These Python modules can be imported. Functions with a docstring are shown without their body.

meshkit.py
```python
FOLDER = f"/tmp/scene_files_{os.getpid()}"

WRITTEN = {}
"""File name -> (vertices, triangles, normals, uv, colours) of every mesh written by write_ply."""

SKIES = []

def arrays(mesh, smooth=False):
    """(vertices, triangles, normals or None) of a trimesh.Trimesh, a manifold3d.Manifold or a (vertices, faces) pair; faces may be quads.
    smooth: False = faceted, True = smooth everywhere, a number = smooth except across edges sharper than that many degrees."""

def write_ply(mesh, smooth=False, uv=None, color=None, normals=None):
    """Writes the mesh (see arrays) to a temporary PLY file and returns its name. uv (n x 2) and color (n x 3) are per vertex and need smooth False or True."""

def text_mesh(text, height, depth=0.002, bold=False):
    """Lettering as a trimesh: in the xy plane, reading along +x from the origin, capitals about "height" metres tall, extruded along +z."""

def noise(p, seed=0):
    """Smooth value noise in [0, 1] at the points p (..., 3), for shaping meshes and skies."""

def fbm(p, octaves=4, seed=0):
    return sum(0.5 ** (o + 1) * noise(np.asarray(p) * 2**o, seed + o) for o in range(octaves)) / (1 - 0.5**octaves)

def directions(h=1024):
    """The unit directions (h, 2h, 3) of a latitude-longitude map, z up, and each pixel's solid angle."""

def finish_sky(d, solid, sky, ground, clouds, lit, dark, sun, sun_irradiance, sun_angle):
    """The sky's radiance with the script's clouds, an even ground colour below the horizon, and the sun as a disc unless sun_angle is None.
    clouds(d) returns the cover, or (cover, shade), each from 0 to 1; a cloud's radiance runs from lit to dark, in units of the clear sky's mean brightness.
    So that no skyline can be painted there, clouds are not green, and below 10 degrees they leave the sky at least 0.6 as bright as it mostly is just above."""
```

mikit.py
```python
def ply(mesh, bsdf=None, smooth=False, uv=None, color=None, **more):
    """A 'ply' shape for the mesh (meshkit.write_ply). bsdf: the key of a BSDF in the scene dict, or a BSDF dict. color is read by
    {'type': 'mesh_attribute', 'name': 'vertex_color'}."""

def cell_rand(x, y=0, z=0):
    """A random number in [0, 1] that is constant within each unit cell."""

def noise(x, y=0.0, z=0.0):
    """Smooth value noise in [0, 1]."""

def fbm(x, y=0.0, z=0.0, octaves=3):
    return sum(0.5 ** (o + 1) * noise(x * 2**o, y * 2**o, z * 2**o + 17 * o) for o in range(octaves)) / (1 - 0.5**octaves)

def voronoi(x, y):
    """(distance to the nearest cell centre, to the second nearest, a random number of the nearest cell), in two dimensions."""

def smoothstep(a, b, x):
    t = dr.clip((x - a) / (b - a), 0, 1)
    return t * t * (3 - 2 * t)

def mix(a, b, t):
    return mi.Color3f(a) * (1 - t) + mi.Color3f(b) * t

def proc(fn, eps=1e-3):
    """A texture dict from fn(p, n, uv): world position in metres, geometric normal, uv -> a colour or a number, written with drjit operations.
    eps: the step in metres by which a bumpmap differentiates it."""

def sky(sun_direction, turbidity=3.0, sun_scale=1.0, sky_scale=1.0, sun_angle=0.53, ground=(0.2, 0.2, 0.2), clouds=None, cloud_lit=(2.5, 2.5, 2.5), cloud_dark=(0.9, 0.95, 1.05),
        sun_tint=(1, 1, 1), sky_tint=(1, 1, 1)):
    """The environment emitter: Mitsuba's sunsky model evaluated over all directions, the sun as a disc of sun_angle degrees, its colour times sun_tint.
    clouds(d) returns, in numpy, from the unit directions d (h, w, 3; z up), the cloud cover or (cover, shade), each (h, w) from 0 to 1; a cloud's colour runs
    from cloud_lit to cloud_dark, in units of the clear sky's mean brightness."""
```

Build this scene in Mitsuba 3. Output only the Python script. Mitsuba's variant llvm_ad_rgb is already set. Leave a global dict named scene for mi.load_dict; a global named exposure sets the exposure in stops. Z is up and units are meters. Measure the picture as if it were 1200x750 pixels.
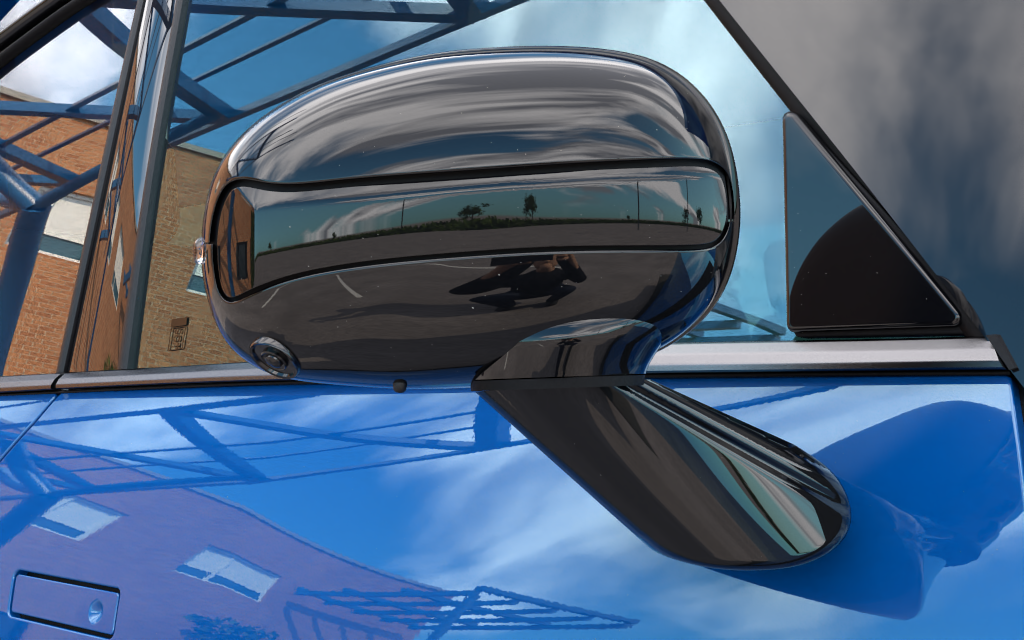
import math, random
import numpy as np
import drjit as dr
import mitsuba as mi
import trimesh
import mikit, meshkit
from scipy.spatial import Delaunay
from scipy.interpolate import CubicSpline, PchipInterpolator
from shapely.geometry import Polygon, Point, LineString
import shapely

random.seed(7); np.random.seed(7); RNG = np.random.default_rng(7)
PI = math.pi
T = mi.ScalarTransform4f
scene = {"type": "scene"}
labels = {}

# ------------------------------------------------------------------ camera, sky, sun, exposure
# x = forward along the car, y = into the car (away from the camera), z = up; the door's belt line lies at y = 0
CAM = np.array([0.0, -0.84, 1.0])
YAW, PITCH, FOC = math.radians(41.0), math.radians(3.5), 1720.0
FWD = np.array([-math.sin(YAW) * math.cos(PITCH), math.cos(YAW) * math.cos(PITCH), math.sin(PITCH)])
RGT = np.array([math.cos(YAW), math.sin(YAW), 0.0])
UPV = np.cross(RGT, FWD)
scene["camera"] = {"type": "perspective", "fov": math.degrees(2 * math.atan(600 / FOC)), "fov_axis": "x", "near_clip": 0.01, "far_clip": 3000.0,
                   "to_world": T().look_at(origin=CAM.tolist(), target=(CAM + FWD).tolist(), up=[0, 0, 1])}
exposure = 3.05
SUN = np.array([0.55, 0.55, 0.60])


def cloud_field(d):
    z = np.maximum(d[..., 2], 0.02)
    px, py = d[..., 0] / (z + 0.25), d[..., 1] / (z + 0.25)
    a = math.radians(130.63)
    qx, qy = px * math.cos(a) - py * math.sin(a), px * math.sin(a) + py * math.cos(a)
    p = np.stack([qx * 0.709 + 192.573, qy * 0.709 * 2.356 + 14.322, 0 * qx], -1)
    w = meshkit.fbm(p * 0.9 + 9.2, 3, 3) - 0.5
    p2 = p + w[..., None] * np.array([1.2, 0.9, 0])
    f = meshkit.fbm(p2 * 1.1, 7, 11) + 0.126 * (d[..., 2] - 0.5)
    cover = np.clip((f - 0.443) / 0.17, 0, 1)
    cover = cover * cover * (3 - 2 * cover)
    g = meshkit.fbm(p2 * np.array([1.6, 3.6, 1.0]) + 31, 6, 5)
    shade = np.clip((g - 0.40) / 0.24, 0, 1)
    return cover * 0.96, shade


scene["sky"] = mikit.sky(SUN, turbidity=3.0, clouds=cloud_field, cloud_lit=(5.6, 5.4, 5.4), cloud_dark=(1.4, 1.42, 1.58), sky_scale=1.2, sky_tint=(0.70, 1.14, 1.16))


# ------------------------------------------------------------------ helpers
def rays(x, y):
    x, y = np.asarray(x, float), np.asarray(y, float)
    return FWD * FOC + RGT * (x[..., None] - 600.0) + UPV * (375.0 - y[..., None])


def on_plane(x, y, p0, n):
    """The traced point (x, y) of the photograph on the plane through p0 with normal n."""
    d = rays(x, y)
    return CAM + d * (((p0 - CAM) @ n) / (d @ n))[..., None]


def tagl(key, label=None, category=None, group=None, kind=None):
    labels[key] = {k: v for k, v in dict(label=label, category=category, group=group, kind=kind).items() if v}


def add(key, mesh, bsdf, smooth=False, label=None, **kw):
    scene[key] = mikit.ply(mesh, bsdf, smooth=smooth, **kw)
    if label:
        labels.setdefault(key, {})["label"] = label


def tm(v, f):
    return trimesh.Trimesh(np.asarray(v, float), np.asarray(f, int), process=False)


def join(ms):
    return trimesh.util.concatenate(ms)


def spline(pts, n, closed=False):
    pts = np.asarray(pts, float)
    if closed:
        pts = np.vstack([pts, pts[:1]])
    t = np.concatenate([[0], np.cumsum(np.sqrt(np.linalg.norm(np.diff(pts, axis=0), axis=1)))])
    cs = CubicSpline(t, pts, bc_type="periodic" if closed else "natural")
    p = cs(np.linspace(0, t[-1], 4000))
    s = np.concatenate([[0], np.cumsum(np.linalg.norm(np.diff(p, axis=0), axis=1))])
    u = np.linspace(0, s[-1], n, endpoint=not closed)
    return np.stack([np.interp(u, s, p[:, k]) for k in range(p.shape[1])], -1)


def resample(pts, step, closed=True):
    p = np.asarray(pts, float)
    if closed:
        p = np.vstack([p, p[:1]])
    s = np.concatenate([[0], np.cumsum(np.linalg.norm(np.diff(p, axis=0), axis=1))])
    n = max(8, int(round(s[-1] / step)))
    u = np.linspace(0, s[-1], n, endpoint=not closed)
    return np.stack([np.interp(u, s, p[:, k]) for k in range(p.shape[1])], -1)


def rounded(pts, r, step):
    """A polygon with its corners rounded by r, resampled (counter-clockwise)."""
    g = Polygon(pts).buffer(-r, join_style="mitre").buffer(r, quad_segs=12)
    c = np.array(shapely.geometry.polygon.orient(g).exterior.coords)[:-1]
    return resample(c, step)


def loop_normals(c):
    t = np.roll(c, -1, 0) - np.roll(c, 1, 0)
    t /= np.linalg.norm(t, axis=1, keepdims=True) + 1e-12
    return np.stack([t[:, 1], -t[:, 0]], -1)        # outward for a counter-clockwise loop


def fill2d(outer, holes, spacing, extra=None):
    """Triangles filling a 2d outline with holes (all dense loops); returns points (outline first, then holes) and faces."""
    poly = Polygon(outer, holes)
    x0, y0, x1, y1 = poly.bounds
    gx, gy = np.meshgrid(np.arange(x0 + spacing * .37, x1, spacing), np.arange(y0 + spacing * .41, y1, spacing * 0.87))
    gx = gx + (np.arange(gx.shape[0]) % 2)[:, None] * spacing * 0.5
    g = np.stack([gx.ravel(), gy.ravel()], -1) if extra is None else extra
    inner = poly.buffer(-spacing * 0.45)
    g = g[shapely.contains_xy(inner, g[:, 0], g[:, 1])] if not inner.is_empty else np.zeros((0, 2))
    pts = np.vstack([outer, *holes, g])
    tri = Delaunay(pts).simplices
    c = pts[tri].mean(1)
    tri = tri[shapely.contains_xy(poly, c[:, 0], c[:, 1])]
    a = pts[tri]
    area = (a[:, 1, 0] - a[:, 0, 0]) * (a[:, 2, 1] - a[:, 0, 1]) - (a[:, 1, 1] - a[:, 0, 1]) * (a[:, 2, 0] - a[:, 0, 0])
    tri[area < 0] = tri[area < 0][:, ::-1]
    return pts, tri[np.abs(area) > 1e-14]


def skin(outer, holes, fn, nrm, r, depth, spacing):
    """A sheet over a 2d outline (ccw) with holes, mapped by fn to 3d; its edges roll inwards by radius r and go down to depth. Returns (mesh, vertex normals)."""
    def normal(q):
        e = 4e-4
        n = np.cross(fn(q + [e, 0]) - fn(q - [e, 0]), fn(q + [0, e]) - fn(q - [0, e]))
        n /= np.linalg.norm(n, axis=-1, keepdims=True)
        return n * np.sign((n * nrm(q)).sum(-1, keepdims=True))

    loops = [np.asarray(outer)] + [np.asarray(h) for h in holes]
    norms = [loop_normals(outer)] + [-loop_normals(h) for h in holes]
    shr = [l - n * r for l, n in zip(loops, norms)]
    p2, tri = fill2d(shr[0], shr[1:], spacing)
    V, F, N = [fn(p2)], [tri], [normal(p2)]
    base, off = 0, len(p2)
    prof = [(math.sin(a) * r, (1 - math.cos(a)) * r, a) for a in np.linspace(0, PI / 2, 7)[1:]] + [(r, depth, PI / 2)]
    for l, n in zip(shr, norms):
        m = len(l)
        prev = np.arange(base, base + m)
        base += m
        nn = normal(l)
        out3 = fn(l + n * 1e-4) - fn(l); out3 /= np.linalg.norm(out3, axis=1, keepdims=True)
        for o, dpt, a in prof:
            q = l + n * o
            V.append(fn(q) - nn * dpt); N.append(nn * math.cos(a) + out3 * math.sin(a))
            cur = np.arange(off, off + m)
            off += m
            a_, b_, c_, d_ = prev, np.roll(prev, -1), cur, np.roll(cur, -1)
            F.append(np.vstack([np.stack([a_, c_, b_], -1), np.stack([b_, c_, d_], -1)]))
            prev = cur
    v, f, n = np.vstack(V), np.vstack(F), np.vstack(N)
    fnm = np.cross(v[f[:, 1]] - v[f[:, 0]], v[f[:, 2]] - v[f[:, 0]])
    flip = (fnm * n[f].mean(1)).sum(-1) < 0
    f[flip] = f[flip][:, ::-1]
    return tm(v, f), n


def add_skin(key, made, bsdf, label=None):
    path = meshkit.write_ply(made[0], normals=made[1])
    scene[key] = {"type": "ply", "filename": path, "face_normals": False, "bsdf": {"type": "ref", "id": bsdf}}
    if label:
        labels.setdefault(key, {})["label"] = label


def sweep(path, prof, closed=False, up=None):
    """prof (m, 2) in (side, up) of a frame along path (n, 3)."""
    p = np.asarray(path, float)
    n = len(p)
    t = (np.roll(p, -1, 0) - np.roll(p, 1, 0)) if closed else np.gradient(p, axis=0)
    t /= np.linalg.norm(t, axis=1, keepdims=True)
    up = np.broadcast_to(np.asarray(up if up is not None else [0, 0, 1.0], float), p.shape)
    a = np.cross(t, up); a /= np.linalg.norm(a, axis=1, keepdims=True)
    b = np.cross(a, t)
    prof = np.asarray(prof, float)
    m = len(prof)
    V = p[:, None] + a[:, None] * prof[None, :, :1] + b[:, None] * prof[None, :, 1:]
    V = V.reshape(-1, 3)
    F = []
    for i in range(n if closed else n - 1):
        j = (i + 1) % n
        for k in range(m):
            l = (k + 1) % m
            F += [[i * m + k, i * m + l, j * m + l], [i * m + k, j * m + l, j * m + k]]
    if not closed:
        c0, c1 = len(V), len(V) + 1
        V = np.vstack([V, p[:1], p[-1:]])
        for k in range(m):
            l = (k + 1) % m
            F += [[c0, l, k], [c1, (n - 1) * m + k, (n - 1) * m + l]]
    mesh = tm(V, F)
    if mesh.volume < 0:
        mesh.invert()
    return mesh


def circle(r, m=10, rx=None):
    a = np.arange(m) * 2 * PI / m
    return np.stack([np.cos(a) * (rx or r), np.sin(a) * r], -1)


def loft(rings, cap=True):
    n, m = len(rings), len(rings[0])
    V = np.vstack(rings)
    F = []
    for i in range(n - 1):
        a = i * m + np.arange(m); b = i * m + (np.arange(m) + 1) % m
        F += [np.stack([a, b, b + m], -1), np.stack([a, b + m, a + m], -1)]
    if cap:
        c0, c1 = len(V), len(V) + 1
        V = np.vstack([V, rings[0].mean(0), rings[-1].mean(0)])
        a = np.arange(m); b = (a + 1) % m
        F += [np.stack([b, a, 0 * a + c0], -1), np.stack([(n - 1) * m + a, (n - 1) * m + b, 0 * a + c1], -1)]
    mesh = tm(V, np.vstack(F))
    if mesh.volume < 0:
        mesh.invert()
    return mesh


def box(x0, x1, y0, y1, z0, z1):
    m = trimesh.creation.box(extents=[x1 - x0, y1 - y0, z1 - z0])
    m.apply_translation([(x0 + x1) / 2, (y0 + y1) / 2, (z0 + z1) / 2])
    return m


def beam(a, b, w, h=None):
    """A rectangular bar from a to b."""
    a, b = np.asarray(a, float), np.asarray(b, float)
    h = h or w
    d = b - a
    L = np.linalg.norm(d)
    d = d / L
    up = np.array([0, 0, 1.0]) if abs(d[2]) < 0.95 else np.array([1.0, 0, 0])
    s = np.cross(d, up); s /= np.linalg.norm(s)
    u = np.cross(s, d)
    M = np.eye(4); M[:3, 0], M[:3, 1], M[:3, 2], M[:3, 3] = d, s, u, (a + b) / 2
    m = trimesh.creation.box(extents=[L, w, h]); m.apply_transform(M)
    return m


# ------------------------------------------------------------------ materials
P = mikit


def gloss(name, color, ior=1.6, bump=None, bs=1.0, nonlinear=False):
    d = {"type": "plastic", "diffuse_reflectance": color if isinstance(color, dict) else {"type": "rgb", "value": list(color)}, "int_ior": ior, "nonlinear": nonlinear}
    if bump:
        d = {"type": "bumpmap", "nested": d, "arbitrary": P.proc(bump, 4e-4), "scale": bs}
    scene[name] = {"type": "twosided", "bsdf": d}


def matte(name, color, alpha=0.35, ior=1.45):
    scene[name] = {"type": "twosided", "bsdf": {"type": "roughplastic", "diffuse_reflectance": color if isinstance(color, dict) else {"type": "rgb", "value": list(color)},
                                                "alpha": alpha, "int_ior": ior}}


def diffuse(name, color):
    scene[name] = {"type": "twosided", "bsdf": {"type": "diffuse", "reflectance": color if isinstance(color, dict) else {"type": "rgb", "value": list(color)}}}


def peel(p, n, uv):
    k = 420.0
    return 3.0e-6 * P.noise(p.x * k, p.y * k, p.z * k * 0.8) + 1.0e-6 * P.noise(p.x * 900, p.y * 900, p.z * 700)


gloss("blue_paint", (0.0003, 0.070, 0.28), 1.98, peel)
scene["blue_paint"]["bsdf"]["nested"]["specular_reflectance"] = {"type": "rgb", "value": [0.66, 0.95, 1.0]}
gloss("piano_black", (0.003, 0.003, 0.004), 1.62)
gloss("black_shell", (0.0032, 0.0034, 0.0042), 1.58)
gloss("pillar_gloss", (0.004, 0.004, 0.005), 2.2)
matte("rubber", (0.005, 0.005, 0.006), 0.45, 1.25)
matte("dark_plastic", (0.010, 0.010, 0.012), 0.3)
matte("cabin_cloth", (0.02, 0.02, 0.022), 0.6)
matte("cabin_light", (0.16, 0.18, 0.17), 0.6)
scene["satin_metal"] = {"type": "twosided", "bsdf": {"type": "roughconductor", "material": "Al", "alpha_u": 0.10, "alpha_v": 0.10, "specular_reflectance": {"type": "rgb", "value": [0.20, 0.20, 0.207]}}}
scene["chrome"] = {"type": "twosided", "bsdf": {"type": "roughconductor", "material": "Cr", "alpha": 0.05}}
scene["window_glass"] = {"type": "thindielectric", "int_ior": 2.05, "specular_reflectance": {"type": "rgb", "value": [0.66, 0.92, 1.0]}, "specular_transmittance": {"type": "rgb", "value": [0.55, 0.72, 0.66]}}
scene["rear_glass"] = {"type": "thindielectric", "int_ior": 2.2, "specular_reflectance": {"type": "rgb", "value": [0.95, 0.97, 1.0]}, "specular_transmittance": {"type": "rgb", "value": [0.15, 0.17, 0.18]}}
scene["far_glass"] = {"type": "thindielectric", "int_ior": 1.5, "specular_transmittance": {"type": "rgb", "value": [0.09, 0.14, 0.12]}}
scene["clear_lens"] = {"type": "dielectric", "int_ior": 1.5}
scene["lamp_clear"] = {"type": "twosided", "bsdf": {"type": "plastic", "diffuse_reflectance": {"type": "rgb", "value": [0.5, 0.5, 0.5]}, "int_ior": 1.9}}

# ------------------------------------------------------------------ the car: body side
tagl("car", "blue car parked on tarmac, with a gloss black wing mirror on its door", "car")
ZB = on_plane(np.array([1100.]), np.array([396.]), np.zeros(3), np.array([0, 1., 0]))[0, 2]      # height of the belt line's top edge
N_GLASS = np.array([0, -math.cos(math.radians(2.5)), math.sin(math.radians(2.5))])
P_GLASS = np.array([0, 0.012, ZB])
P_DOOR = np.array([0, 0.0, ZB - 0.025])


# side glass: a section that leans in more with height; q = (x, height over the belt)
_gh = np.linspace(-0.1, 0.8, 600)
_gy = np.cumsum(np.tan(np.radians(np.interp(_gh, [-.1, 0, .16, .24, .36, .8], [6, 6.3, 8.6, 10.6, 13.6, 23])))) * (_gh[1] - _gh[0])
_gy -= np.interp(0, _gh, _gy)


def ray_hit(x, y, depth):
    """Where the rays through the traced points meet the surface y = depth(x, z)."""
    d = rays(x, y)
    lo, hi = np.full(d.shape[:-1], 0.2 / FOC), np.full(d.shape[:-1], 4.0 / FOC)
    for _ in range(50):
        m = (lo + hi) / 2
        p = CAM + d * m[..., None]
        before = p[..., 1] < depth(p[..., 0], p[..., 2])
        lo, hi = np.where(before, m, lo), np.where(before, hi, m)
    return CAM + d * ((lo + hi) / 2)[..., None]


def glass_y(x, z):
    return 0.012 + np.interp(z - ZB, _gh, _gy)


def glass2d(x, y):
    q = ray_hit(np.asarray(x, float), np.asarray(y, float), glass_y)
    return np.stack([q[..., 0], q[..., 2] - ZB], -1)


def glass3d(p, off=0.0):
    p = np.asarray(p, float)
    return np.stack([p[..., 0], glass_y(p[..., 0], ZB + p[..., 1]), ZB + p[..., 1]], -1) + N_GLASS * off


def flat2d(x, y):
    q = on_plane(np.asarray(x, float), np.asarray(y, float), P_GLASS, N_GLASS)
    return np.stack([q[..., 0], (q[..., 2] - ZB) / math.cos(math.radians(2.5))], -1)


G_UP = np.array([0, math.sin(math.radians(2.5)), math.cos(math.radians(2.5))])


def flat3d(p, off=0.0):
    p = np.asarray(p, float)
    return P_GLASS + p[..., :1] * np.array([1., 0, 0]) + p[..., 1:] * G_UP + N_GLASS * off


# door skin: q = (x, -drop below the trim); the shoulder faces up and rounds to the vertical, flatter towards the front
_s = np.linspace(-0.05, 0.8, 800)
_y = np.cumsum(np.tan(np.radians(PchipInterpolator([-.05, 0, .04, .08, .15, .2, .3, .45, .8], [34, 33, 28, 23, 17.5, 13.5, 5, -6, -14])(_s)))) * (_s[1] - _s[0])
_y -= np.interp(0, _s, _y)


def door_k(x):
    t = np.clip((np.asarray(x) + 0.98) / 0.72, 0, 1)
    return 1 - 0.34 * t * t * (3 - 2 * t)


def door_y(x, z):
    return P_DOOR[1] - door_k(x) * np.interp(P_DOOR[2] - z, _s, _y)


def door3d(p):
    p = np.asarray(p, float)
    z = P_DOOR[2] + p[..., 1]
    return np.stack([p[..., 0], door_y(p[..., 0], z), z], -1)


def door_n(p):
    p = np.asarray(p, float)
    e = 2e-3
    a = (door3d(p + [e, 0]) - door3d(p - [e, 0])); b = (door3d(p + [0, e]) - door3d(p - [0, e]))
    n = np.cross(a, b)
    return n / np.linalg.norm(n, axis=-1, keepdims=True)


def door2d(x, y):
    q = ray_hit(np.asarray(x, float), np.asarray(y, float), door_y)
    return np.stack([q[..., 0], q[..., 2] - P_DOOR[2]], -1)


tl = door2d(np.array([72., 300, 765, 1184.]), np.array([459., 450, 441.5, 438.]))
seam = door2d(np.array([70., 42., 0.]), np.array([459., 494., 541.]))
front = door2d(np.array([1184., 1195., 1210.]), np.array([438., 520, 640.]))
sd = seam[2] - seam[1]
rear_low = seam[2] + sd / np.linalg.norm(sd) * 0.08
tl_far = door2d(np.array([-300.]), np.array([478.]))[0]
fr_low = [front[2][0] + 0.005, -0.62]
rl_low = [rear_low[0] - 0.02, -0.62]
front_outline = [tl[3], tl[2], tl[1], tl[0], seam[1], seam[2], rear_low, rl_low, fr_low, front[2], front[1]]
hd = door2d(np.array([17., 141., 132., 9.]), np.array([667., 690., 750., 721.]))
hole = rounded(hd[::-1] if Polygon(hd).exterior.is_ccw is False else hd, 0.0075, 0.0012)
outer = rounded(front_outline, 0.004, 0.004)
add_skin("car__front_door", skin(outer, [hole], door3d, door_n, 0.0022, 0.012, 0.012), "blue_paint")
g = 0.0045
rear_outline = [tl[0] + [-g, 0], tl_far, [tl_far[0] - 0.6, tl_far[1]], [tl_far[0] - 0.6, -0.62], rl_low + np.array([-g, 0]), rear_low + [-g, 0], seam[2] + [-g, 0], seam[1] + [-g, 0]]
add_skin("car__rear_door", skin(rounded(rear_outline, 0.004, 0.005), [], door3d, door_n, 0.0022, 0.012, 0.02), "blue_paint")


def backing(outline, off, name, bsdf, fn=None, spacing=0.03):
    fn = fn or (lambda q: door3d(q) - door_n(q) * off)
    p, f = fill2d(np.asarray(outline), [], spacing)
    add(name, tm(fn(p), f), bsdf)


# dark structure behind the shut lines
wide = [[-0.235, 0.012], [tl_far[0] - 0.6, 0.012], [tl_far[0] - 0.6, -0.63], [-0.235, -0.63]]
backing(resample(wide, 0.02), 0.0125, "car__door_frame", "rubber")

# flush handle: a plate in the hole with a thumb dimple
ho = np.array(Polygon(hole).buffer(-0.0036).exterior.coords)[:-1]
ho = resample(ho if Polygon(ho).exterior.is_ccw else ho[::-1], 0.0012)
hc = door2d(np.array([111.]), np.array([717.]))[0]
hv = door2d(np.array([113., 108.]), np.array([702., 733.]))
hax = (hv[0] - hv[1]); hl = np.linalg.norm(hax) / 2; hax = hax / (2 * hl)
hside = np.array([hax[1], -hax[0]])


def handle3d(q):
    q = np.asarray(q, float)
    r = q - hc
    a, b = r @ hax / hl, r @ hside / 0.011
    e = np.clip(1 - a * a - b * b, 0, 1)
    return door3d(q) - door_n(q) * (0.0006 + 0.006 * e * e + 0.0006 + np.clip(r @ hside, -0.03, 0.03) * 0.02)[..., None]


add_skin("car__front_door__door_handle", skin(ho, [], handle3d, door_n, 0.0016, 0.010, 0.0016), "blue_paint", label="flush blue door handle with a small oval thumb dimple")


# trims along the belt line
def trim(top, bot, name, bulge=0.009, n=80):
    t3 = on_plane(*np.array(spline(top, n)).T, np.zeros(3), np.array([0, 1., 0]))
    b3 = on_plane(*np.array(spline(bot, n)).T, np.array([0, -0.002, 0]), np.array([0, 1., 0]))
    rings = []
    for i in range(n):
        row = []
        for u in np.linspace(0, 1, 25):
            # a bevel facing up, then a gently curved face
            w = bulge * (np.interp(u, [0, .04, .40, .72, .94, 1], [-.60, -.30, .55, .95, .95, .3]))
            row.append(t3[i] * (1 - u) + b3[i] * u + np.array([0, -w, 0]))
        row.append(b3[i] + [0, 0.012, 0]); row.append(t3[i] + [0, 0.012, 0])
        rings.append(np.array(row))
    add(name, loft(rings), "satin_metal", 40)


trim([[74, 436.2], [180, 430.5], [300, 423], [540, 411], [760, 402], [900, 399], [1050, 396], [1160, 393]],
     [[74, 456.5], [180, 451.5], [300, 447.2], [540, 442.5], [765, 438], [900, 436.5], [1050, 435], [1184, 434]], "car__belt_trim")
trim([[-300, 456], [-40, 442.5], [0, 440.5], [69, 436.6]], [[-300, 475], [-40, 463], [0, 461], [68, 457]], "car__belt_trim_001", n=20)
# black seal under the trim
sl = on_plane(*np.array(spline([[-300, 477], [-40, 465], [72, 459.5], [300, 449.5], [765, 440.3], [1184, 437]], 60)).T, np.array([0, -0.001, 0]), np.array([0, 1., 0]))
add("car__belt_seal", sweep(sl, circle(0.0014, 8)), "rubber", True)
# trim end cap
ec = on_plane(np.array([1158., 1170, 1193, 1186]), np.array([393., 392, 431, 434]), np.array([0, -0.002, 0]), np.array([0, 1., 0]))
add("car__trim_end", loft([ec + [0, -0.004, 0], ec + [0, 0.02, 0]]), "dark_plastic", 20)

# windows
gl = glass2d(np.array([150., 205, 213, 560, 845, 936, 935, 540]), np.array([432., 60, -60, -60, -60, 90, 400, 415]))
gf = resample(np.array(gl), 0.01)
gf = gf if Polygon(gf).exterior.is_ccw else gf[::-1]
p, f = fill2d(gf, [], 0.012)
add("car__front_window", tm(glass3d(p), f), "window_glass", True)
gl = glass2d(np.array([-300., -300, -60, 60, 172, 190, 80, ]), np.array([462., 215, 90, -40, -60, -50, 440]))
gf = resample(gl if Polygon(gl).exterior.is_ccw else gl[::-1], 0.01)
p, f = fill2d(gf, [], 0.012)
add("car__rear_window", tm(glass3d(p, -0.001), f), "rear_glass", True)


# small label inside the glass
def on_glass(poly2, name, off, th=0.0006, label=None):
    g3 = trimesh.creation.extrude_polygon(poly2, th, engine="earcut")
    V = g3.vertices
    add(name, tm(glass3d(V[:, :2]) - N_GLASS * (off + V[:, 2:]), g3.faces), "label_brown", label=label)


diffuse("label_brown", (0.07, 0.035, 0.018))
lp = Polygon(glass2d(np.array([202., 219.5, 215, 198]), np.array([384.5, 382, 409, 411.5]))).buffer(-0.002).buffer(0.002)
on_glass(lp.difference(lp.buffer(-0.0007)), "car__front_window__label_outline", -0.0018)
on_glass(Polygon(glass2d(np.array([203., 220.5, 219.5, 202]), np.array([374.5, 371.5, 381, 383.5]))), "car__front_window__label_bar", -0.0018, label="small brown printed label on the side glass, standing on end")
tx = meshkit.text_mesh("SGT", 0.0075, 0.0006)
V = tx.vertices - [tx.bounds[:, 0].mean(), tx.bounds[:, 1].mean(), 0]
lc = glass2d(np.array([208.5]), np.array([397.]))[0]
V2 = np.stack([lc[0] + V[:, 1] * 1.25 - V[:, 0] * 0.12, lc[1] - V[:, 0]], -1)
add("car__front_window__label_text", tm(glass3d(V2) - N_GLASS * (-0.0018 + V[:, 2:]), tx.faces), "label_brown")


# B pillar: a gloss panel between two thin edge trims
def strip(a, b, name, off, bsdf, bow=0.0, w=9, n=40, smooth=True, ret=0.008):
    """A panel over the glass plane between two traced edges a, b (polylines top to bottom) with a bow in section."""
    A = glass3d(glass2d(*np.array(spline(a, n)).T), off); B = glass3d(glass2d(*np.array(spline(b, n)).T), off)
    rings = []
    for i in range(n):
        row = [A[i] - N_GLASS * ret]
        for u in np.linspace(0, 1, w):
            row.append(A[i] * (1 - u) + B[i] * u + N_GLASS * bow * (1 - (2 * u - 1) ** 2))
        row.append(B[i] - N_GLASS * ret)
        rings.append(np.array(row))
    add(name, loft(rings), bsdf, 30 if smooth else False)


strip([[178, -60], [172, -20], [120, 250], [82, 437]], [[222, -60], [214, -5], [182, 180], [152, 433]], "car__pillar_panel", 0.003, "pillar_gloss", 0.0035)
strip([[183, -60], [167, 0], [115, 235], [71, 438]], [[189, -60], [174, 0], [123, 235], [80, 437]], "car__pillar_trim", 0.006, "dark_plastic", 0.002)
strip([[221, -60], [212, 0], [181, 180], [143, 434]], [[229, -60], [220, 0], [189, 180], [155, 433]], "car__pillar_trim_001", 0.006, "dark_plastic", 0.002)

# roof rail over the rear window, top left
rp = glass3d(glass2d(*np.array(spline([[-300, 228], [-60, 100], [0, 57], [50, 20], [100, -14], [170, -50], [260, -90]], 40)).T), 0.004)
add("car__roof_rail", sweep(rp, circle(0.016, 14, 0.010), up=-N_GLASS), "piano_black", True)
rp = glass3d(glass2d(*np.array(spline([[-300, 250], [-60, 122], [0, 76], [50, 38], [100, 3], [170, -36], [260, -80]], 40)).T), 0.004)
add("car__window_seal", sweep(rp, circle(0.009, 12, 0.006), up=-N_GLASS), "rubber", True)

# quarter triangle in front of the glass
tri2 = flat2d(np.array([919., 922, 928, 1146]), np.array([112., 108, 391, 384.]))
tri2 = tri2 if Polygon(tri2).exterior.is_ccw else tri2[::-1]


def shift_n(off):
    return lambda q: flat3d(q, off)


def gn(q):
    return np.broadcast_to(N_GLASS, (len(q), 3))


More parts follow.
